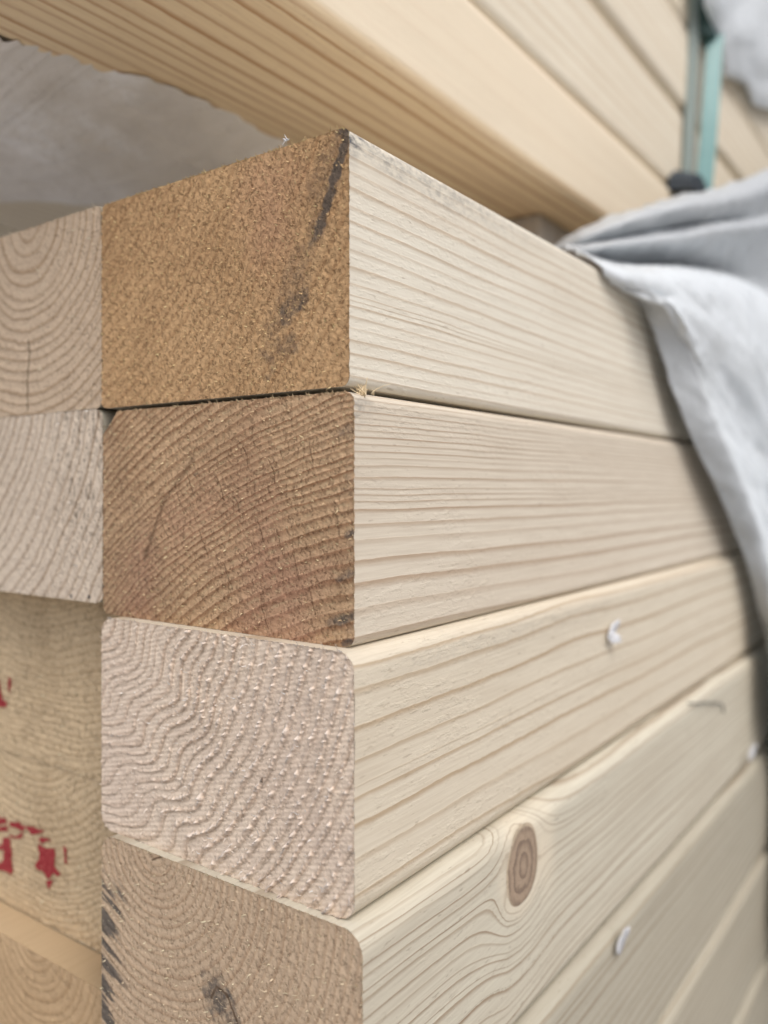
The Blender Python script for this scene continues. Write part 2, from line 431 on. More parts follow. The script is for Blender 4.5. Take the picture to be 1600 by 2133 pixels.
def side_lines(H, fr, warp=.0006, slope=0., seed=0, sx=9., sz=120.):
    """growth lines on the planed side: fr = heights at the sawn end as fractions from the top"""
    zs = np.sort(H*(1-np.asarray(fr)))
    rf = rings_from(zs)
    def f(x, y, z):
        zz = z+slope*x+warp*2*fbm(x*sx, z*sz*.25, seed, 3)+.0003*vn(x*70, z*260, seed+5)
        zz = zz+.12*np.where(z > H-.006, y, 0)-.35*np.where(z < .006, y, 0)
        return rf(zz)
    return f

HT = .0632                                   # top of the lower pack above the lens
zt = lambda h: ZC+h
LEN = 1.05
# ---- right column -------------------------------------------------------------------------------------------
# topmost board
W = .0700
p0 = ring_fn(W, -60, 110, widths(50, jit(80, 2.4, .3, 3)), .9, .015, 3)
def attr0(y, z):
    a, b = (W-y)*1e3, z*1e3
    s1 = seg_dist(a, b, [(69.5, 45), (68.5, 40), (65, 33), (63, 28), (59.5, 22)])
    st = (.95+.5*vn(a/2.5, b/2.5, 17))*(1-sst(.3, 1.9, s1+1.0*fbm(a/1.6, b/1.6, 11, 4)))*(.45+.55*sst(24, 30, b))
    s2 = seg_dist(a, b, [(67, 44), (63, 35), (61, 27), (57, 19), (52, 12)])
    st = np.maximum(st, .40*(1-sst(.5, 6., s2+4*fbm(a/4., b/4., 12, 4))))
    s3 = seg_dist(a, b, [(58, 17), (55, 14)]); s4 = seg_dist(a, b, [(56, 9), (51, 6)])
    st = np.maximum(st, .62*(1-sst(.2, 3.6, s3+3.6*fbm(a/2.5, b/2.5, 13, 4))))
    st = np.maximum(st, .45*(1-sst(.2, 3.8, s4+4*fbm(a/2.5, b/2.5, 14, 4))))
    s5 = np.hypot(a-70, b-45); st = np.maximum(st, .8*(1-sst(1.5, 4.5, s5+1.2*fbm(a, b, 15, 3))))
    return {'stain': np.clip(st, 0, 1)}
H0 = .0451
fr0 = [(q-110)/1850 for q in (60, 230, 330, 440, 545, 690, 800, 905, 1010, 1130, 1250, 1330, 1365, 1400, 1480, 1560, 1640, 1735, 1830, 1900, 1990)]
def stain_b0(x, y, z):
    return .55*sst(.037, .0445, z+.004*vn(x*200, z*600, 3))*(1-sst(.01, .10, x))*1. + .9*(1-sst(.001, .006, np.hypot(x, (z-.0445))))
board('topmost board of the near stack, orange-brown sawn end crossed by a blue-black streak', 0, LEN, .0008, .0708, zt(.0181), zt(HT), .0016,
      'side0', 'end0', side_lines(H0, fr0, .0007, 0, 21), p0, rough_disp(.00020, 1500, 31, .00006, p0), attr0, stain_b0, n=(110, 6, 4, 8), whiskers=2600, wave=.0003, seed=1, whisk_len=.0005)
# second board
W1 = .0702
p1 = ring_fn(W1, 95, -105, widths(100, np.concatenate([jit(9, 3.0, .25, 5), jit(4, 2.2, .25, 6), jit(13, 1.35, .25, 7), jit(60, 1.9, .3, 8)])), .5, .011, 41)
chk = []
_q = np.random.default_rng(14)
for (a0, b0) in ((19, 22), (27, 31), (36, 30), (43, 36), (50, 33), (60, 36), (31, 19), (38, 13), (52, 20), (56, 16), (60, 10), (48, 6), (24, 27), (66, 24), (66, 17), (41, 26), (47, 22)):
    n_ = np.array([95-a0, -105-b0], float); n_ /= np.hypot(*n_); l_ = 2.2+3.6*_q.random()
    j_ = _q.normal(0, .25, 2)
    chk.append([(a0, b0), (a0+n_[0]*l_*.5+j_[0], b0+n_[1]*l_*.5+j_[1]), (a0+n_[0]*l_, b0+n_[1]*l_)])
def attr1(y, z):
    a, b = (W1-y)*1e3, z*1e3
    c = 0*a
    for s in chk: c = np.maximum(c, .7*(1-sst(.03, .20, seg_dist(a, b, s))))
    st = .35*(1-sst(.6, 4.6, (70-a)+2.2*fbm(b/2., a/8., 51, 3)*2))*sst(-.05, .22, vn(b/3.1, 0*b, 8)+.12*vn(b/.9, 0*b, 9))
    for (aa, bb, rr_) in ((69, 38, 3.4), (70, 20, 2.0), (70, 13, 2.8), (67.5, 4.8, 3.2), (69, .8, 2.2), (31, 31, 1.6)):
        dd = np.hypot((a-aa)*.6, ((b-bb)-(a-aa)*.28)*2.2); st = np.maximum(st, (.5 if bb > 30 else .72)*(1-sst(.2*rr_, 1.2*rr_, dd+1.3*fbm(a/1.4, b/1.4, 53, 3))))
    wane = 1-sst(-1, 5, a-(45-b)*.55-1)
    st = np.maximum(st, .26*wane)
    dk = .5*(1-sst(.15, .9, seg_dist(a, b, [(14, 13), (20, 25), (29, 33.5)])+.3*vn(a/2, b/2, 3)))
    p = p1(y, z); f = p-np.floor(p)
    torn = np.exp(-((f-.8)/.16)**2)*np.clip(2.4*vn((a*.95+b*.3)/.8, (b*.95-a*.3)/.4, 55)-.1, 0, 1)      # rows of torn-out fibres
    return {'stain': np.clip(st, 0, 1), 'check': np.maximum(np.maximum(c, dk), .5*torn), 'pale': .45*np.exp(-((f-.45)/.2)**2)*np.clip(2.4*vn((a*.95+b*.3)/.9, (b*.95-a*.3)/.35, 56)-.25, 0, 1)}
H1 = .0446
fr1 = [(q-370)/1370 for q in (350, 385, 415, 445, 480, 512, 545, 577, 612, 650, 690, 725, 765, 830, 895, 928, 965, 1010, 1090, 1172, 1285, 1400, 1540, 1690, 1800)]
def stain_b1(x, y, z): return .5*(1-sst(.001, .006, np.hypot(x*.8, (z-.0430)))) 
board('second board down in the near stack, rosy brown sawn end with fine arched rings', 0, LEN, -.0003, .0703, zt(-.0275), zt(.0171), .0020,
      'side1', 'end1', side_lines(H1, fr1, .0005, 0., 23), p1, rough_disp(.00017, 1500, 32, .00013, p1), attr1, stain_b1, n=(120, 6, 4, 8), whiskers=2200, whisk_len=.0005, wave=.0002, seed=2, chamfer=(.0050, .0050))
# third board: torn, wavy
W2 = .0692
def wavy(a, b):
    d = seg_dist(a, b, [(0, 26), (10, 30), (14, 22), (12, 14), (22, 8), (26, 2)])
    kink = 1.2*np.exp(-(d/4.5)**2)*np.sin((a*.4+b*1.0)*.42+.6)
    w2 = 1.3*np.sin((a+2.2*b)*.17+1.2)*(1-sst(22, 46, a))
    return kink*.5+w2
p2 = ring_fn(W2, -14, 62, widths(6, jit(60, 2.55, .22, 9)), .55, .010, 61, wavy)
def disp2(y, z):
    p = p2(y, z); f = p-np.floor(p); a = (W2-y)*1e3; b = z*1e3
    tear = sst(14, 30, a+8*fbm(a/9, b/9, 65, 2))*sst(2, 8, b+.35*a-8)+.25
    lump = np.clip(1.3*vn(a/.62, b/.62, 66)+1.3*vn(a/.36, b/.36, 69)+.9*vn(a/1.6, b/1.6, 67)-.02, 0, 1)*1.3
    ridge = np.exp(-((f-.72)/.12)**2)
    d = -.00056*tear*ridge*(.15+1.5*lump)*(1-.75*sst(65, 69, a))
    d = d-.00026*(f-.5)*(.45+.55*np.clip(tear, 0, 1))                       # each ring steps down to the next
    d = d-.00008*np.sin((b*.9-a*.22)*7.)*.5   # saw marks
    return d-.00009*fbm(y*900, z*900, 33, 3)
def attr2(y, z):
    p = p2(y, z); f = p-np.floor(p); a = (W2-y)*1e3; b = z*1e3
    lump = np.clip(1.3*vn(a/.62, b/.62, 66)+1.3*vn(a/.36, b/.36, 69)+.9*vn(a/1.6, b/1.6, 67)-.04, 0, 1)*2.4
    tear = sst(14, 30, a+8*fbm(a/9, b/9, 65, 2))*sst(2, 8, b+.35*a-8)+.15
    edge = np.maximum(1-sst(.2, .8, 45.6-b), 0)
    return {'pale': np.clip(np.exp(-((f-.70)/.13)**2)*lump*tear*.95, 0, 1)*.5, 'check': .45*np.exp(-((f-.93)/.07)**2)*np.clip(.55+1.6*vn(a/1.1, b/1.1, 68), 0, 1)+.9*(np.hypot((a-48)*1.2, (b-20))<.45)}
H2 = .0456
fr2 = [(q-1370)/545 for q in (1330, 1392, 1436, 1510, 1582, 1640, 1660, 1715, 1790, 1868, 1935)]
board('third board down in the near stack, pale torn sawn end with wavy ridges', -.0030, LEN, -.0026, .0666, zt(-.0732), zt(-.0276), .0034,
      'side2', 'end2', side_lines(H2, fr2, .0011, 0., 25), p2, disp2, attr2, lambda x, y, z: .12*sst(.036, .041, z)*(1-sst(.042, .0445, z))*sst(.004, .02, x)*(1-sst(.1, .16, x)), n=(110, 8, 4, 5), nx=130, cap_n=(360, 240), whiskers=900, wave=.0003, seed=3)
# fourth board: knots
W3 = .0697; H3 = .0450
p3 = ring_fn(W3, 17, 47, widths(.6, jit(60, 1.75, .2, 10)), .35, .014, 71)
def attr3(y, z):
    a, b = (W3-y)*1e3, z*1e3
    band = vn((b+.45*a)/1.25, a/9., 81)+.55*vn((b+.45*a)/.5, a/7., 82)
    st = (1-sst(3., 11., a+5*vn(b/3., 0*b, 83)))*sst(-.12, .22, band+.16*(1-a/8))*sst(42, 30, b)*1.0
    st = np.maximum(st, .28*(1-sst(1, 4, 70-a+2*vn(b/2, 0*b, 84)))*sst(.0, .2, vn(b/2.6, 0*b, 85)))
    c = .9*(1-sst(.05, .3, seg_dist(a, b, [(16.5, 43.6), (18, 44.4), (19.6, 45)])))
    kd = seg_dist(a, b, [(34.5, 23.5), (38.5, 19.5), (46, 11.5), (49, 9)])+1.5*fbm(a/2.4, b/2.4, 86, 4)   # a dead grey knot, cut across
    st = np.maximum(st, (.62+.5*fbm(a/1.6, b/1.6, 87, 3))*(1-sst(3.2, 5.0, kd)))
    c = np.maximum(c, .85*(1-sst(.06, .4, seg_dist(a, b, [(33.8, 22), (35.2, 24.6), (38, 24), (41, 19.4), (43.4, 18.2), (46.5, 15)])+.25*vn(a/.7, b/.7, 88))))
    return {'stain': np.clip(st*.95, 0, 1), 'check': c}
xk, zk, rk = .0585, .0352, .0084
fr3 = np.linspace(-.05, 1.05, 24)+.012*np.random.default_rng(4).normal(0, 1, 24)
_s3 = side_lines(H3, np.sort(fr3), .0012, 0., 27)
def body3(x, y, z):
    dx = (x-xk); dz = z-zk; rho2 = (dx*.8)**2+dz**2+1e-9
    q = np.minimum(1., (rk*1.05)**2/rho2)
    front = np.exp(-(dx/.016)**2)*np.where(dx < 0, 1., .75)
    zz = zk+dz*(1-q*np.clip(front*1.25, 0, 1))-.0016*np.exp(-((dx+.012)/.010)**2)*np.sin((z-.01)*300)*.5
    zz = zz+.0022*np.tanh(dx/.02)*np.exp(-(dz/.018)**2)
    return _s3(x, y, np.clip(zz, -.002, .047))
b3 = board('fourth board down in the near stack, round brown knot on its side and blue-stained end', -.0050, LEN, -.0059, .0638, zt(-.1182), zt(-.0732), .0038,
      'side3', 'end3', body3, p3, rough_disp(.00013, 1400, 34, .00008, p3), attr3, None,
      lambda x, y, z: .30*np.exp(-((np.hypot((x-xk)*.95, z-zk)-rk*1.06)/.0018)**2)+.45*np.exp(-((x-xk-.0125)/.004)**2-((z-zk)/.009)**2), n=(150, 8, 4, 5), nx=320, whiskers=1300, wave=.0002, seed=4)
def blob(name, mat, parent, plane, c, ru, rv, rot, seed, proud, nring=16, nseg=48, ringw=4.):
    """knot face: an irregular, slightly domed disc lying on the board's face"""
    V, ph, st = [], [], []
    for i in range(nring+1):
        q = i/nring
        for k in range(nseg):
            t = 2*math.pi*k/nseg
            rr = 1+.22*float(vn(np.array(1.3*math.cos(t)+5), np.array(1.3*math.sin(t)+seed), seed))
            u = ru*q*rr*math.cos(t); v = rv*q*rr*math.sin(t)
            uu = u*math.cos(rot)-v*math.sin(rot); vv = u*math.sin(rot)+v*math.cos(rot)
            hgt = proud*(1-q**6)-.00004
            if plane == 'side': V.append((c[0]+uu, -hgt, c[1]+vv))
            else: V.append((-hgt-.0002-.0002*float(vn(np.array(uu*1500.), np.array(vv*1500.), seed)), c[0]-uu, c[1]+vv))
            ph.append(q*ringw); st.append(float(sst(.84, 1., q))*.95)
    F = []
    for i in range(nring):
        for k in range(nseg):
            a = i*nseg+k; b = i*nseg+(k+1) % nseg; F.append((a, b, b+nseg, a+nseg))
    return mesh(name, V, F, mat, parent, {'phase': ph, 'stain': st})
blob('knot', M['knot'], b3, 'side', (xk, zk), rk*.92, rk*1.08, .1, 3, .00016, ringw=3.2)
# lower rows, only their sides are in view
rows = [(-.1632, -.1184, -.0080, 'fifth board down in the near stack, plain pale side carrying one white scrap', 41),
        (-.2081, -.1634, -.0095, 'sixth board down, dim pale side low beside the hanging wrap', 43),
        (-.2530, -.2083, -.0104, 'seventh board down, its dark shaded side at the lower right edge of the photo', 45),
        (-.2980, -.2532, -.0110, 'bottom board of the near stack lying on the timber bearers', 47)]
for k, (zb, ztp, yy, lb, sd) in enumerate(rows):
    q = np.random.default_rng(sd); fr = np.cumsum(.035+.07*q.random(18))-.05
    ph = ring_fn(.07, 30+10*k, -20, widths(2, jit(50, 2.6, .3, sd)), .5, .012, sd)
    board(lb, -.004+.002*k, LEN, yy, yy+.0695, zt(zb), zt(ztp), .0036, 'side4', 'end3', side_lines(.0448, fr, .0014, 0., sd), ph, rough_disp(.0002, 1000, sd, .0001, ph), None, None,
          n=(70, 6, 4, 4), cap_n=(120, 90), wave=.0003, seed=sd)

# ---- left column --------------------------------------------------------------------------------------------
WL = .0700; YL = .0712
pl0 = ring_fn(WL, 41, 47, widths(2.2, np.concatenate([jit(5, 3.6, .2, 2), jit(40, 2.7, .3, 3)])), .6, .012, 91)
def attr_l0(y, z):
    a, b = (WL-y)*1e3, z*1e3
    return {'check': .9*(1-sst(.08, .42, seg_dist(a, b, [(40.5, 1), (40.5, 8), (41.5, 15), (41, 18)])))}
board('top board of the left column, light end with bowl-shaped rings and one dark crack', .0002, LEN, YL, YL+WL, zt(.0183), zt(HT+.0004), .0014, 'side4', 'endl0', None, pl0, rough_disp(.00012, 1000, 35, .00014, pl0), attr_l0,
      n=(6, 4, 4, 4), nx=30, whiskers=300, seed=11)
pl1 = ring_fn(WL, -12, 62, widths(8, jit(60, 2.9, .35, 12)), .7, .013, 93)
def attr_l1(y, z):
    a, b = (WL-y)*1e3, z*1e3
    s = .9*(1-sst(.2, .9, np.hypot(a-58, (b-.8)*1.1)))
    s = np.maximum(s, .9*(1-sst(.2, .8, np.hypot(a-65, b-1.2))))
    pits = np.clip(vn(a/.9, b/1.4, 95)*3-.35, 0, 1)*sst(46, 60, a)*sst(8, 18, b)
    return {'stain': s, 'check': .6*pits}
board('second board of the left column, whitish end with dark slanting ring lines', .0002, LEN, YL-.0004, YL+WL, zt(-.0255), zt(.0181), .0026, 'side4', 'endl1', None, pl1, rough_disp(.00014, 1000, 36, .00016, pl1), attr_l1,
      n=(6, 4, 4, 4), nx=30, whiskers=250, seed=12)
pl2 = ring_fn(WL, 30, 130, widths(60, jit(60, 1.7, .3, 13)), .9, .012, 97)
pl3 = ring_fn(WL, 25, 75, widths(2, jit(60, 1.8, .3, 15)), .9, .012, 99)
def attr_l3(y, z):
    a, b = (WL-y)*1e3, z*1e3
    return {'stain': .22*sst(0, .4, fbm(a/10, b/10, 101, 3))}
XL = .0090
l2 = board('third board of the left column, yellowish set-back end with a scrap of red stamp', XL, LEN, YL-.0006, YL+WL, zt(-.0702), zt(-.0257), .002, 'side4', 'endl2', None, pl2, rough_disp(.00022, 900, 37, .00010, pl2), attr_l3,
      n=(6, 4, 4, 4), nx=30, whiskers=500, seed=13)
l3 = board('fourth board of the left column, yellowish set-back end with broken red stamped letters', XL+.0003, LEN, YL-.0006, YL+WL, zt(-.1116), zt(-.0704), .002, 'side4', 'endl2', None, pl3, rough_disp(.00022, 900, 38, .00012, pl3), attr_l3,
      n=(6, 4, 4, 4), nx=30, whiskers=600, seed=14)
pl4 = ring_fn(WL, 42, 50, widths(1, jit(60, 2.4, .3, 16)), .5, .013, 103)
board('fifth board of the left column, tan end and orange top edge jutting forward', .0004, LEN, YL-.0006, YL+WL, zt(-.1566), zt(-.1120), .0022, 'strip', 'endl4', None, pl4, rough_disp(.0001, 900, 39, .0001, pl4), None,
      n=(6, 30, 4, 4), nx=60, whiskers=200, seed=15)
for k in range(3):
    ph = ring_fn(WL, 20+15*k, -30, widths(2, jit(60, 2.6, .3, 17+k)), .5, .012, 105+k)
    board(['sixth board of the left column, just under the tan one', 'seventh board of the left column, second from its bottom', 'lowest board of the left column resting on the bearers'][k],
          .001+.002*k, LEN, YL, YL+WL, zt(-.2019-.0466*k), zt(-.1568-.0466*k)-.0003, .003, 'side4', 'endl4', None, ph, rough_disp(.0001, 900, 40+k, .0001, ph), None, n=(6, 4, 4, 4), nx=20, cap_n=(80, 60), seed=16+k)

# red stamp on the two set-back boards: broken inked strokes pressed on the rough sawn ends
def stamp(parent, polys, X, seed):
    o = parent.location
    V, F = [], []
    q = np.random.default_rng(seed)
    for poly in polys:
        pts = []
        m = len(poly)
        for i in range(m):                  # ragged outline
            a = np.array(poly[i], float); b = np.array(poly[(i+1) % m], float)
            n_ = max(2, int(np.hypot(*(b-a))/4))
            for t in range(n_): pts.append(a+(b-a)*t/n_+q.normal(0, 1.1, 2))
        base = len(V)
        for p in pts:
            r_ = ray(*p); P = CAM+r_*((X-CAM[0])/r_[0])
            V.append((P[0]-o[0], P[1]-o[1], P[2]-o[2]))
        F.append(list(range(base, base+len(pts))))
    return mesh('red_stamp', V, F, M['ink'], parent, None, False)
stamp(l2, [[(-8, 1400), (0, 1425), (3, 1448), (14, 1468), (12, 1474), (-8, 1472)], [(17, 1412), (22, 1410), (22, 1432), (20, 1448), (17, 1436)]], XL-.00030, 1)
stamp(l3, [[(-10, 1702), (12, 1705), (14, 1716), (-10, 1718)], [(18, 1712), (40, 1712), (52, 1722), (46, 1732), (30, 1724), (20, 1724)], [(52, 1724), (62, 1720), (92, 1732), (80, 1738), (62, 1736)],
           [(-10, 1724), (14, 1720), (18, 1732), (-10, 1732)], [(18, 1738), (30, 1742), (48, 1736), (44, 1746), (26, 1746)],
           [(6, 1746), (20, 1744), (24, 1780), (26, 1812), (22, 1824), (12, 1814), (-10, 1810), (-10, 1800), (6, 1796), (8, 1772), (-10, 1770), (-10, 1762), (6, 1762)],
           [(78, 1748), (90, 1744), (108, 1750), (96, 1752), (92, 1758)], [(80, 1758), (92, 1766), (114, 1768), (113, 1792), (112, 1804), (128, 1822), (120, 1826), (110, 1820), (102, 1832), (96, 1828), (90, 1816), (72, 1806), (82, 1788)],
           [(96, 1834), (108, 1834), (104, 1852), (100, 1848)], [(132, 1764), (138, 1766), (138, 1800), (135, 1798)]], XL-.00002, 2)

# ---- upper pack ---------------------------------------------------------------------------------------------
HU = .1096; YU = .037; XU = -.022
def upper_phase(sd, sp=.0052, far=None):
    q = np.random.default_rng(sd)
    ys = np.cumsum(np.concatenate([[-.004], sp*(.6+.8*q.random(40))])); rf = rings_from(ys)
    zs = np.cumsum(np.concatenate([[-.004], .0062*(.6+.8*q.random(30))])); rz = rings_from(zs)
    def f(x, y, z):
        yy = y+.0022*fbm(x*6, y*18, sd, 3)+.01*x
        zz = z+.0016*fbm(x*6, z*30, sd+3, 3)
        return np.where(z < .0035, rf(yy), rz(zz)+.2)
    return f
ul = ['lowest edge board of the upper pack, orange grain on its overhanging underside', 'second edge board up in the upper pack, pale side crossing behind the straps',
      'third edge board up in the upper pack, crossed midway by the teal strap', 'fourth edge board up in the upper pack, partly under the white wrap', 'fifth edge board up in the upper pack, at the top right corner of the photo']
zz = HU
for k in range(5):
    hh = (.0400, .0462, .0450, .0450, .0450)[k]
    ph = ring_fn(.07, 30, -25, widths(1, jit(60, 2.8, .3, 50+k)), .5, .012, 150+k)
    board(ul[k], XU+(0, .004, -.003, .002, 0)[k], 1.3, YU+(0, .0012, 0, .0008, 0)[k], YU+.070, zt(zz), zt(zz+hh)-.0006, .0044, 'upper' if k == 0 else 'upper_plain', 'endl4', upper_phase(60+k, .0044), ph,
          rough_disp(.0001, 900, 60+k, .0001, ph), None, None, (lambda x, y, z: sst(.0025, .0050, z)) if k == 0 else None, n=(30, 6, 4, 60), nx=80, cap_n=(60, 50), wave=.0005, seed=60+k)
    zz += hh
for k in range(3):
    ph = ring_fn(.07, 30, -25, widths(1, jit(60, 2.8, .3, 80+k)), .5, .012, 180+k)
    board(['inner board of the upper pack, next to the orange underside and half under the film', 'inner board of the upper pack, two in from the edge above the film', 'innermost board of the upper pack above the film'][k],
          XU+.004*(k-1), 1.3, YU+.071*(k+1), YU+.071*(k+1)+.070, zt(HU+.0008), zt(HU+.045), .003, 'upper_plain', 'endl4', upper_phase(90+k), ph, rough_disp(.0001, 900, 80+k, .0001, ph), None,
          n=(4, 4, 4, 20), nx=30, cap_n=(50, 40), seed=90+k)

def box(name, x0, x1, y0, y1, z0, z1, mat, bev=.0015):
    V = []; 
    P = profile(y1-y0, z1-z0, bev, (3, 3, 3, 3)); m = len(P)
    for x in (0, bev, x1-x0-bev, x1-x0):
        s = .0 if 0 < x < x1-x0 else bev*.7
        for y, z in P:
            cy, cz = (y1-y0)/2, (z1-z0)/2
            V.append((x, y-(s if y > cy else -s), z-(s if z > cz else -s)))
    F = [(a*m+i, a*m+(i+1) % m, (a+1)*m+(i+1) % m, (a+1)*m+i)[::-1] for a in range(3) for i in range(m)]
    F.append(tuple(range(m))[::1]); F.append(tuple(range(3*m, 4*m))[::-1])
    return mesh(name, V, F, mat, None, None, False, (x0, y0, z0))
gb = 'timber bearers between and under the packs'
tag(box('bearer', .189, .262, .054, .36, zt(HT)+.0006, zt(HU)-.0004, M['bearer']), 'grey bearer wedged between the two packs behind the near stack', 'bearer', gb)
tag(box('bearer', .85, .92, .02, .36, zt(HT)+.0006, zt(HU)-.0004, M['bearer']), 'grey bearer between the packs towards their far end', 'bearer', gb)
tag(box('bearer', .12, .20, -.01, .15, .001, zt(-.2982), M['bearer']), 'timber bearer on the ground under the near end of the lower pack', 'bearer', gb)
tag(box('bearer', .78, .86, -.01, .15, .001, zt(-.2982), M['bearer']), 'timber bearer on the ground under the far end of the lower pack', 'bearer', gb)

# ---- plastic wraps ------------------------------------------------------------------------------------------
def catmull(Pc, k):
    """interpolate an (n, ...) control array along axis 0, k points per span"""
    n = len(Pc); out = []
    for i in range(n-1):
        p0, p1, p2, p3 = Pc[max(0, i-1)], Pc[i], Pc[i+1], Pc[min(n-1, i+2)]
        for t in np.arange(k)/k:
            out.append(.5*((2*p1)+(p2-p0)*t+(2*p0-5*p1+4*p2-p3)*t*t+(3*p1-p0-3*p2+p3)*t**3))
    out.append(Pc[-1]); return np.array(out)
def sheet(name, ctrl, ku, kv, mat, wr=.0008, fr=60., seed=0, thick=.00025, rag=0.):
    C = catmull(np.array(ctrl, float), ku); C = np.swapaxes(catmull(np.swapaxes(C, 0, 1), kv), 0, 1)
    n, m = C.shape[:2]
    du = np.gradient(C, axis=0); dv = np.gradient(C, axis=1)
    nr = np.cross(du, dv); nr /= np.linalg.norm(nr, axis=2)[..., None]+1e-12
    w_ = wr*(fbm(C[..., 0]*fr+3*C[..., 2]*fr, C[..., 2]*fr*1.2-C[..., 1]*fr, seed, 4)+.6*(1-2*np.abs(fbm(C[..., 0]*fr*.7, C[..., 2]*fr*.7+C[..., 1]*fr, seed+9, 3))))
    w_ = w_+.32*wr*(1-2*np.abs(fbm(C[..., 0]*fr*3.2+C[..., 1]*40, C[..., 2]*fr*3.2, seed+21, 3)))
    C = C+nr*w_[..., None]
    o = mesh(name, C.reshape(-1, 3), gridF(n, m), mat)
    sm = o.modifiers.new('thickness', 'SOLIDIFY'); sm.thickness = thick; sm.offset = 0
    return o
def pts(rows): return [[at_y(*p) for p in r] for r in rows]
wrap_rows = [
 [(1150, 520, .034), (1262, 458, .022), (1400, 417, .010), (1500, 394, .004), (1600, 354, .000), (1790, 270, -.004)],
 [(1160, 522, .030), (1266, 474, .014), (1405, 436, .002), (1505, 420, -.003), (1605, 392, -.006), (1790, 320, -.010)],
 [(1168, 524, .028), (1276, 498, .016), (1415, 472, .008), (1510, 462, .003), (1605, 444, .000), (1790, 390, -.004)],
 [(1176, 526, .024), (1282, 510, .010), (1420, 494, .001), (1515, 476, -.004), (1610, 462, -.007), (1790, 420, -.010)],
 [(1184, 528, .020), (1292, 530, .014), (1425, 526, .007), (1520, 522, .002), (1610, 510, -.002), (1790, 480, -.006)],
 [(1196, 532, .014), (1298, 552, .016), (1420, 556, .012), (1520, 574, .008), (1610, 612, .004), (1790, 690, .000)],
 [(1212, 538, .004), (1292, 568, -.001), (1400, 572, -.006), (1510, 592, -.010), (1610, 634, -.013), (1790, 720, -.016)],
 [(1268, 574, -.0005), (1330, 606, -.004), (1430, 640, -.010), (1530, 685, -.014), (1620, 735, -.017), (1790, 800, -.020)],
 [(1338, 622, -.002), (1388, 634, -.010), (1425, 680, -.010), (1530, 770, -.013), (1620, 820, -.016), (1790, 880, -.018)],
 [(1356, 680, -.002), (1412, 680, -.0085), (1448, 730, -.010), (1530, 830, -.010), (1625, 890, -.015), (1790, 960, -.018)],
 [(1384, 770, -.003), (1444, 760, -.0085), (1480, 800, -.010), (1545, 890, -.009), (1630, 960, -.014), (1790, 1040, -.018)],
 [(1416, 860, -.004), (1476, 846, -.010), (1508, 880, -.010), (1560, 950, -.009), (1635, 1030, -.014), (1790, 1120, -.018)],
 [(1458, 950, -.0055), (1514, 936, -.012), (1542, 965, -.010), (1582, 1020, -.010), (1642, 1100, -.014), (1790, 1200, -.018)],
 [(1506, 1052, -.0065), (1556, 1040, -.013), (1580, 1070, -.010), (1610, 1120, -.011), (1655, 1190, -.014), (1790, 1300, -.018)],
 [(1552, 1165, -.0075), (1594, 1155, -.014), (1614, 1185, -.011), (1638, 1230, -.012), (1672, 1290, -.015), (1790, 1420, -.018)],
 [(1588, 1290, -.009), (1618, 1285, -.016), (1636, 1310, -.012), (1655, 1350, -.013), (1685, 1420, -.016), (1790, 1580, -.018)],
 [(1610, 1440, -.012), (1634, 1440, -.020), (1648, 1460, -.014), (1664, 1520, -.015), (1695, 1620, -.017), (1790, 1800, -.02)],
 [(1618, 1650, -.012), (1640, 1660, -.016), (1656, 1690, -.018), (1672, 1760, -.018), (1700, 1900, -.02), (1790, 2100, -.022)],
 [(1622, 1900, -.016), (1642, 1920, -.020), (1658, 1960, -.022), (1676, 2060, -.022), (1705, 2250, -.024), (1790, 2500, -.026)],
]
wrap_pts = pts(wrap_rows)
for j, r_ in enumerate(wrap_pts):            # unseen free side, shaped to swing out and shade the lower boards
    t_ = sst(3, 14, np.array(float(j))); b_ = sst(7, 13, np.array(float(j))); z_ = r_[5][2]; p_ = r_[5]
    mixp = lambda a, b: np.array(a)*(1-b_)+np.array(b)*b_
    r_[5] = mixp(p_, (.31, -.075, z_+.01))
    r_.append(mixp((p_[0]-.04*t_, p_[1]-.02-.10*t_, z_-.02), (.26, -.13, z_+.02)))
    r_.append(mixp((p_[0]-.10*t_, p_[1]-.04-.26*t_, z_-.05), (.235, -.20, z_+.02)))
wr = sheet('plastic_wrap', wrap_pts, 10, 22, M['wrap'], .0014, 60, 5)
# the hem, the sheet's reverse, and the upper part take a duller, dirtier grey
wr.data.materials.append(M['wrap_dull'])
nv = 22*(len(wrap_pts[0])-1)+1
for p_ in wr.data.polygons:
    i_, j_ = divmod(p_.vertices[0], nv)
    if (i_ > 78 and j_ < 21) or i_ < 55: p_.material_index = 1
tag(wr, 'crumpled grey-white plastic wrap folded back over the lower pack', 'plastic wrap', 'plastic wraps of the packs')
# white wrap of the upper pack hanging over its side, upper right
up_rows = [
 [(1452, -120, .030), (1500, -130, .026), (1580, -150, .024), (1680, -170, .020), (1790, -190, .016)],
 [(1456, -20, .028), (1505, -20, .024), (1570, -20, .026), (1650, -20, .021), (1790, -20, .016)],
 [(1474, 30, .030), (1506, 50, .027), (1560, 60, .024), (1650, 70, .026), (1790, 80, .016)],
 [(1496, 82, .032), (1508, 100, .029), (1556, 110, .027), (1650, 130, .024), (1790, 150, .020)],
 [(1502, 150, .034), (1520, 156, .032), (1560, 160, .030), (1650, 185, .028), (1790, 210, .022)],
 [(1520, 158, .0355), (1545, 165, .034), (1572, 190, .031), (1650, 215, .029), (1790, 250, .024)],
 [(1558, 166, .0355), (1562, 200, .034), (1580, 222, .033), (1650, 234, .030), (1790, 270, .026)],
]
tag(sheet('plastic_wrap', pts(up_rows), 12, 14, M['wrap_white'], .0012, 45, 15), 'white plastic wrap hanging over the upper pack at the top right', 'plastic wrap', 'plastic wraps of the packs')
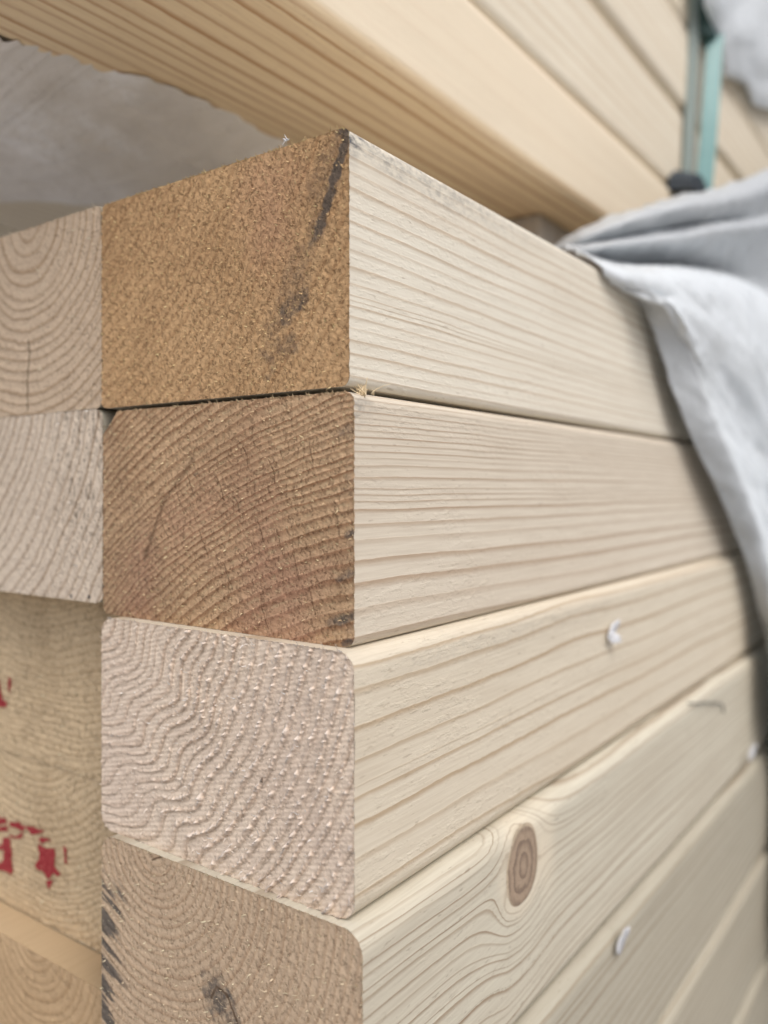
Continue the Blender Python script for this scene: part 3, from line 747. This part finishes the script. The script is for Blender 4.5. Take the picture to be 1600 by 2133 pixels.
# dull film under the upper pack
edge = [(-260, 20), (-120, 50), (0, 82), (70, 98), (150, 122), (215, 146), (330, 172), (450, 222), (580, 284), (680, 338), (760, 392), (900, 470)]
edge = [tuple(e) for e in catmull(np.array(edge, float), 6)]
rowsF = []
for (px, py) in edge:
    e = at_h(px, py, HU-.0006)+np.array([0, .0016*random.uniform(-1, 1), 0])
    r_ = []
    for k, t in enumerate(np.linspace(0, 1, 13)):
        ye = max(e[1]+.03, min(.34, .1855-1.5*(e[0]-.041)))
        y = e[1]+(ye-e[1])*t
        sag = .0004+.0145*math.sin(math.pi/2*min(1, t/.85))**1.1-(.0100*((t-.85)/.15) if t > .85 else 0)
        x = e[0]
        r_.append((x, y, zt(HU)-sag-.0004))
    rowsF.append(r_)
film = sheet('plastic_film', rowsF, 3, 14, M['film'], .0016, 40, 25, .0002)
fc = np.empty(len(film.data.vertices)*3); film.data.vertices.foreach_get('co', fc); fc = fc.reshape(-1, 3)
pm = np.zeros(len(fc))                        # loosened film turned whiter, its sheen painted into the colour
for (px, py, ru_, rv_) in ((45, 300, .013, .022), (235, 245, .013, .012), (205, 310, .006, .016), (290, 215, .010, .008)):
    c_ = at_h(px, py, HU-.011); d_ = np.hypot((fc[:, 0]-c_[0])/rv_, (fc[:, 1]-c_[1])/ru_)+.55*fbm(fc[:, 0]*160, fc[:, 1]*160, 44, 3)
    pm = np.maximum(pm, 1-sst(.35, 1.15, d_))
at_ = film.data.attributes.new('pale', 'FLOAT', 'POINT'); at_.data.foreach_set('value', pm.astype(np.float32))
tag(film, 'dull brownish film with a torn edge stretched under the overhanging upper pack', 'plastic film', 'plastic wraps of the packs')

# ---- straps, corner protectors ------------------------------------------------------------------------------
def ribbon(name, path, wdir, width, thick, mat):
    P = catmull(np.array(path, float), 10); Wd = catmull(np.array(wdir, float), 10)
    V, F = [], []
    for i, (p, d) in enumerate(zip(P, Wd)):
        d = d/np.linalg.norm(d); tg = P[min(i+1, len(P)-1)]-P[max(i-1, 0)]; tg /= np.linalg.norm(tg)
        nn = np.cross(tg, d); nn /= np.linalg.norm(nn)
        for a, b in ((-1, -1), (1, -1), (1, 1), (-1, 1)): V.append(p+d*a*width/2+nn*b*thick/2)
    m = len(P)
    for i in range(m-1):
        for k in range(4): F.append((i*4+k, i*4+(k+1) % 4, i*4+4+(k+1) % 4, i*4+4+k))
    F += [(3, 2, 1, 0), tuple(range(m*4-4, m*4))]
    return mesh(name, V, F, mat, None, None, False)
FXv = list(FX)
sp = [at_y(1496, -160, .0325), at_y(1494, 20, .031), at_y(1487, 120, .030), at_y(1480, 230, .0295), at_y(1472, 330, .030), at_y(1464, 410, .031), at_y(1456, 470, .033)]
tag(ribbon('strap', sp, [FXv]*7, .0088, .0009, M['teal']), 'taut teal plastic strap standing off the side of the upper pack', 'strap', 'straps round the upper pack')
sp2 = [at_y(1452, -160, .0362), at_y(1446, 60, .0362), at_y(1440, 200, .0362), at_y(1434, 330, .0362), at_y(1430, 420, .0362)]
tag(ribbon('strap', sp2, [(1, -.05, 0)]*5, .0150, .0007, M['pale_strap']), 'pale grey strap lying flat on the upper boards left of the teal one', 'strap', 'straps round the upper pack')
def protector(c, s, label, mat):
    c = np.array(c)
    V, F = [], []
    prof_ = [(-.5, 0), (-.5, .3), (-.25, .62), (.05, .72), (.4, .45), (.5, .1), (.5, 0)]
    for y in (0, .35, .7, 1.):
        q = 1-.25*y
        for (x, z) in prof_: V.append((c[0]+x*s[0]*q, c[1]+s[1]*(1-y)-s[1], c[2]+z*s[2]*q))
    m = len(prof_)
    for i in range(3):
        for k in range(m): F.append((i*m+k, i*m+(k+1) % m, i*m+m+(k+1) % m, i*m+m+k))
    F += [tuple(range(m))[::-1], tuple(range(3*m, 4*m))]
    o = mesh('corner_protector', V, F, mat, None, None, False)
    tag(o, label, 'corner protector', 'strap corner protectors')
protector(at_y(1418, 418, .037), (.040, .010, .020), 'dark plastic corner protector at the foot of the teal strap', M['dark'])
protector(at_y(1462, 92, .037), (.026, .007, .060), 'dark green corner protector at the top of the straps', simple('dark_green_plastic', lin(52, 76, 74), .5, .4))

# ---- small things -------------------------------------------------------------------------------------------
def scrap(px, py, Y, size, rot, label, seed, lobes=2):
    """torn scrap of white plastic with a few curled lobes, caught under a staple"""
    c = at_y(px, py, Y); q = np.random.default_rng(seed); V, F, off = [], [], 0
    for k in range(lobes):
        ang = rot+(k-.5*(lobes-1))*.85+q.normal(0, .15); L_ = size*(.7+.5*q.random()); w_ = size*.30
        d = np.array([math.cos(ang), 0, math.sin(ang)]); s_ = np.array([-math.sin(ang), 0, math.cos(ang)])
        for i in range(7):
            t = i/6
            for j in (-1, 0, 1):
                V.append(c+d*L_*t+s_*j*w_*(.35+.65*math.sin(math.pi*min(1, t*.85+.12)))+np.array([0, -(.0004+L_*.32*t*t*(.4+.6*q.random())+.0006*abs(j)), 0]))
        for i in range(6):
            for j in range(2): a = off+i*3+j; F.append((a, a+1, a+4, a+3))
        off += 21
    o = mesh('plastic_scrap', V, F, M['scrap'])
    sm = o.modifiers.new('thickness', 'SOLIDIFY'); sm.thickness = .00015
    tag(o, label, 'plastic scrap', 'torn white scraps stapled to the boards')
def staple(parent_label, p, a, b, label):
    """wire staple: a crown and two short legs"""
    V, F = [], []
    P = [p[0]+np.array([0, .0015, 0]), p[0]]+list(p[1:])+[p[-1]+np.array([0, .0015, 0])]
    rad = .00030
    for i, c in enumerate(P):
        tg = P[min(i+1, len(P)-1)]-P[max(i-1, 0)]; tg = tg/np.linalg.norm(tg)
        u = np.cross(tg, [.3, .9, .31]); u /= np.linalg.norm(u); v = np.cross(tg, u)
        for k in range(6): V.append(c+rad*(u*math.cos(k*math.pi/3)+v*math.sin(k*math.pi/3)))
    for i in range(len(P)-1):
        for k in range(6): F.append((i*6+k, i*6+(k+1) % 6, i*6+6+(k+1) % 6, i*6+6+k))
    tag(mesh('staple', V, F, M['steel']), label, 'staple', 'wire staples in the boards')
scrap(1262, 1326, -.0030, .0052, .15, 'forked white plastic scrap on the side of the third board', 1)
scrap(1280, 1985, -.0084, .0085, .95, 'narrow white plastic scrap on the side of the fifth board', 2, 1)
scrap(1556, 1580, -.0084, .0060, .5, 'dim white plastic scrap beside the hanging wrap at the right edge', 3)
Ys = -.0066
staple('', [at_y(1442, 1466, Ys), at_y(1475, 1463, Ys-.0003), at_y(1504, 1466, Ys), at_y(1508, 1484, Ys+.0002)], 0, 0, 'bent wire staple lying on the side of the knotted board')
# splinters and a shaving at the stack's corner
def tuft(c, n_, size, label, seed, mat, name='splinter', spread=(1., .5, 1.), lean=(0, 0, 1)):
    q = np.random.default_rng(seed); V, F, off = [], [], 0
    for k in range(n_):
        b = np.array(c)+q.normal(0, size*.32, 3)*np.array([.5, 1., .25]); d = np.array(lean)+q.normal(0, .6, 3)*np.array(spread); d /= np.linalg.norm(d)
        s_ = np.cross(d, q.normal(0, 1, 3)); s_ /= np.linalg.norm(s_); L_ = size*(.4+.9*q.random()); w_ = size*(.05+.09*q.random()); cv = q.normal(0, .35, 3)*L_
        for i in range(5):
            t = i/4; ww = w_*(1-.8*t); p = b+d*L_*t+cv*t*t
            V += [p-s_*ww, p+s_*ww]
        for i in range(4): a = off+i*2; F.append((a, a+1, a+3, a+2))
        off += 10
    o = mesh(name, V, F, mat); sm = o.modifiers.new('thickness', 'SOLIDIFY'); sm.thickness = .00008
    tag(o, label, 'splinter' if name == 'splinter' else 'shaving', 'loose fibres on the board corners')
tuft(at_y(756, 824, .0005), 16, .0022, 'pale tuft of splinters standing on the corner of the second board', 3, M['splinter'])
tuft(at_y(598, 291, .0176), 12, .0009, 'tiny white shaving curled on the upper edge of the topmost board', 5, M['scrap'], 'shaving', (1., 1., .6), (0, .4, .3))

# ---- ground -------------------------------------------------------------------------------------------------
g_ = mesh('ground', [(-150, -150, 0), (150, -150, 0), (150, 150, 0), (-150, 150, 0)], [(0, 1, 2, 3)], M['ground'], None, None, False)
g_['kind'] = 'structure'
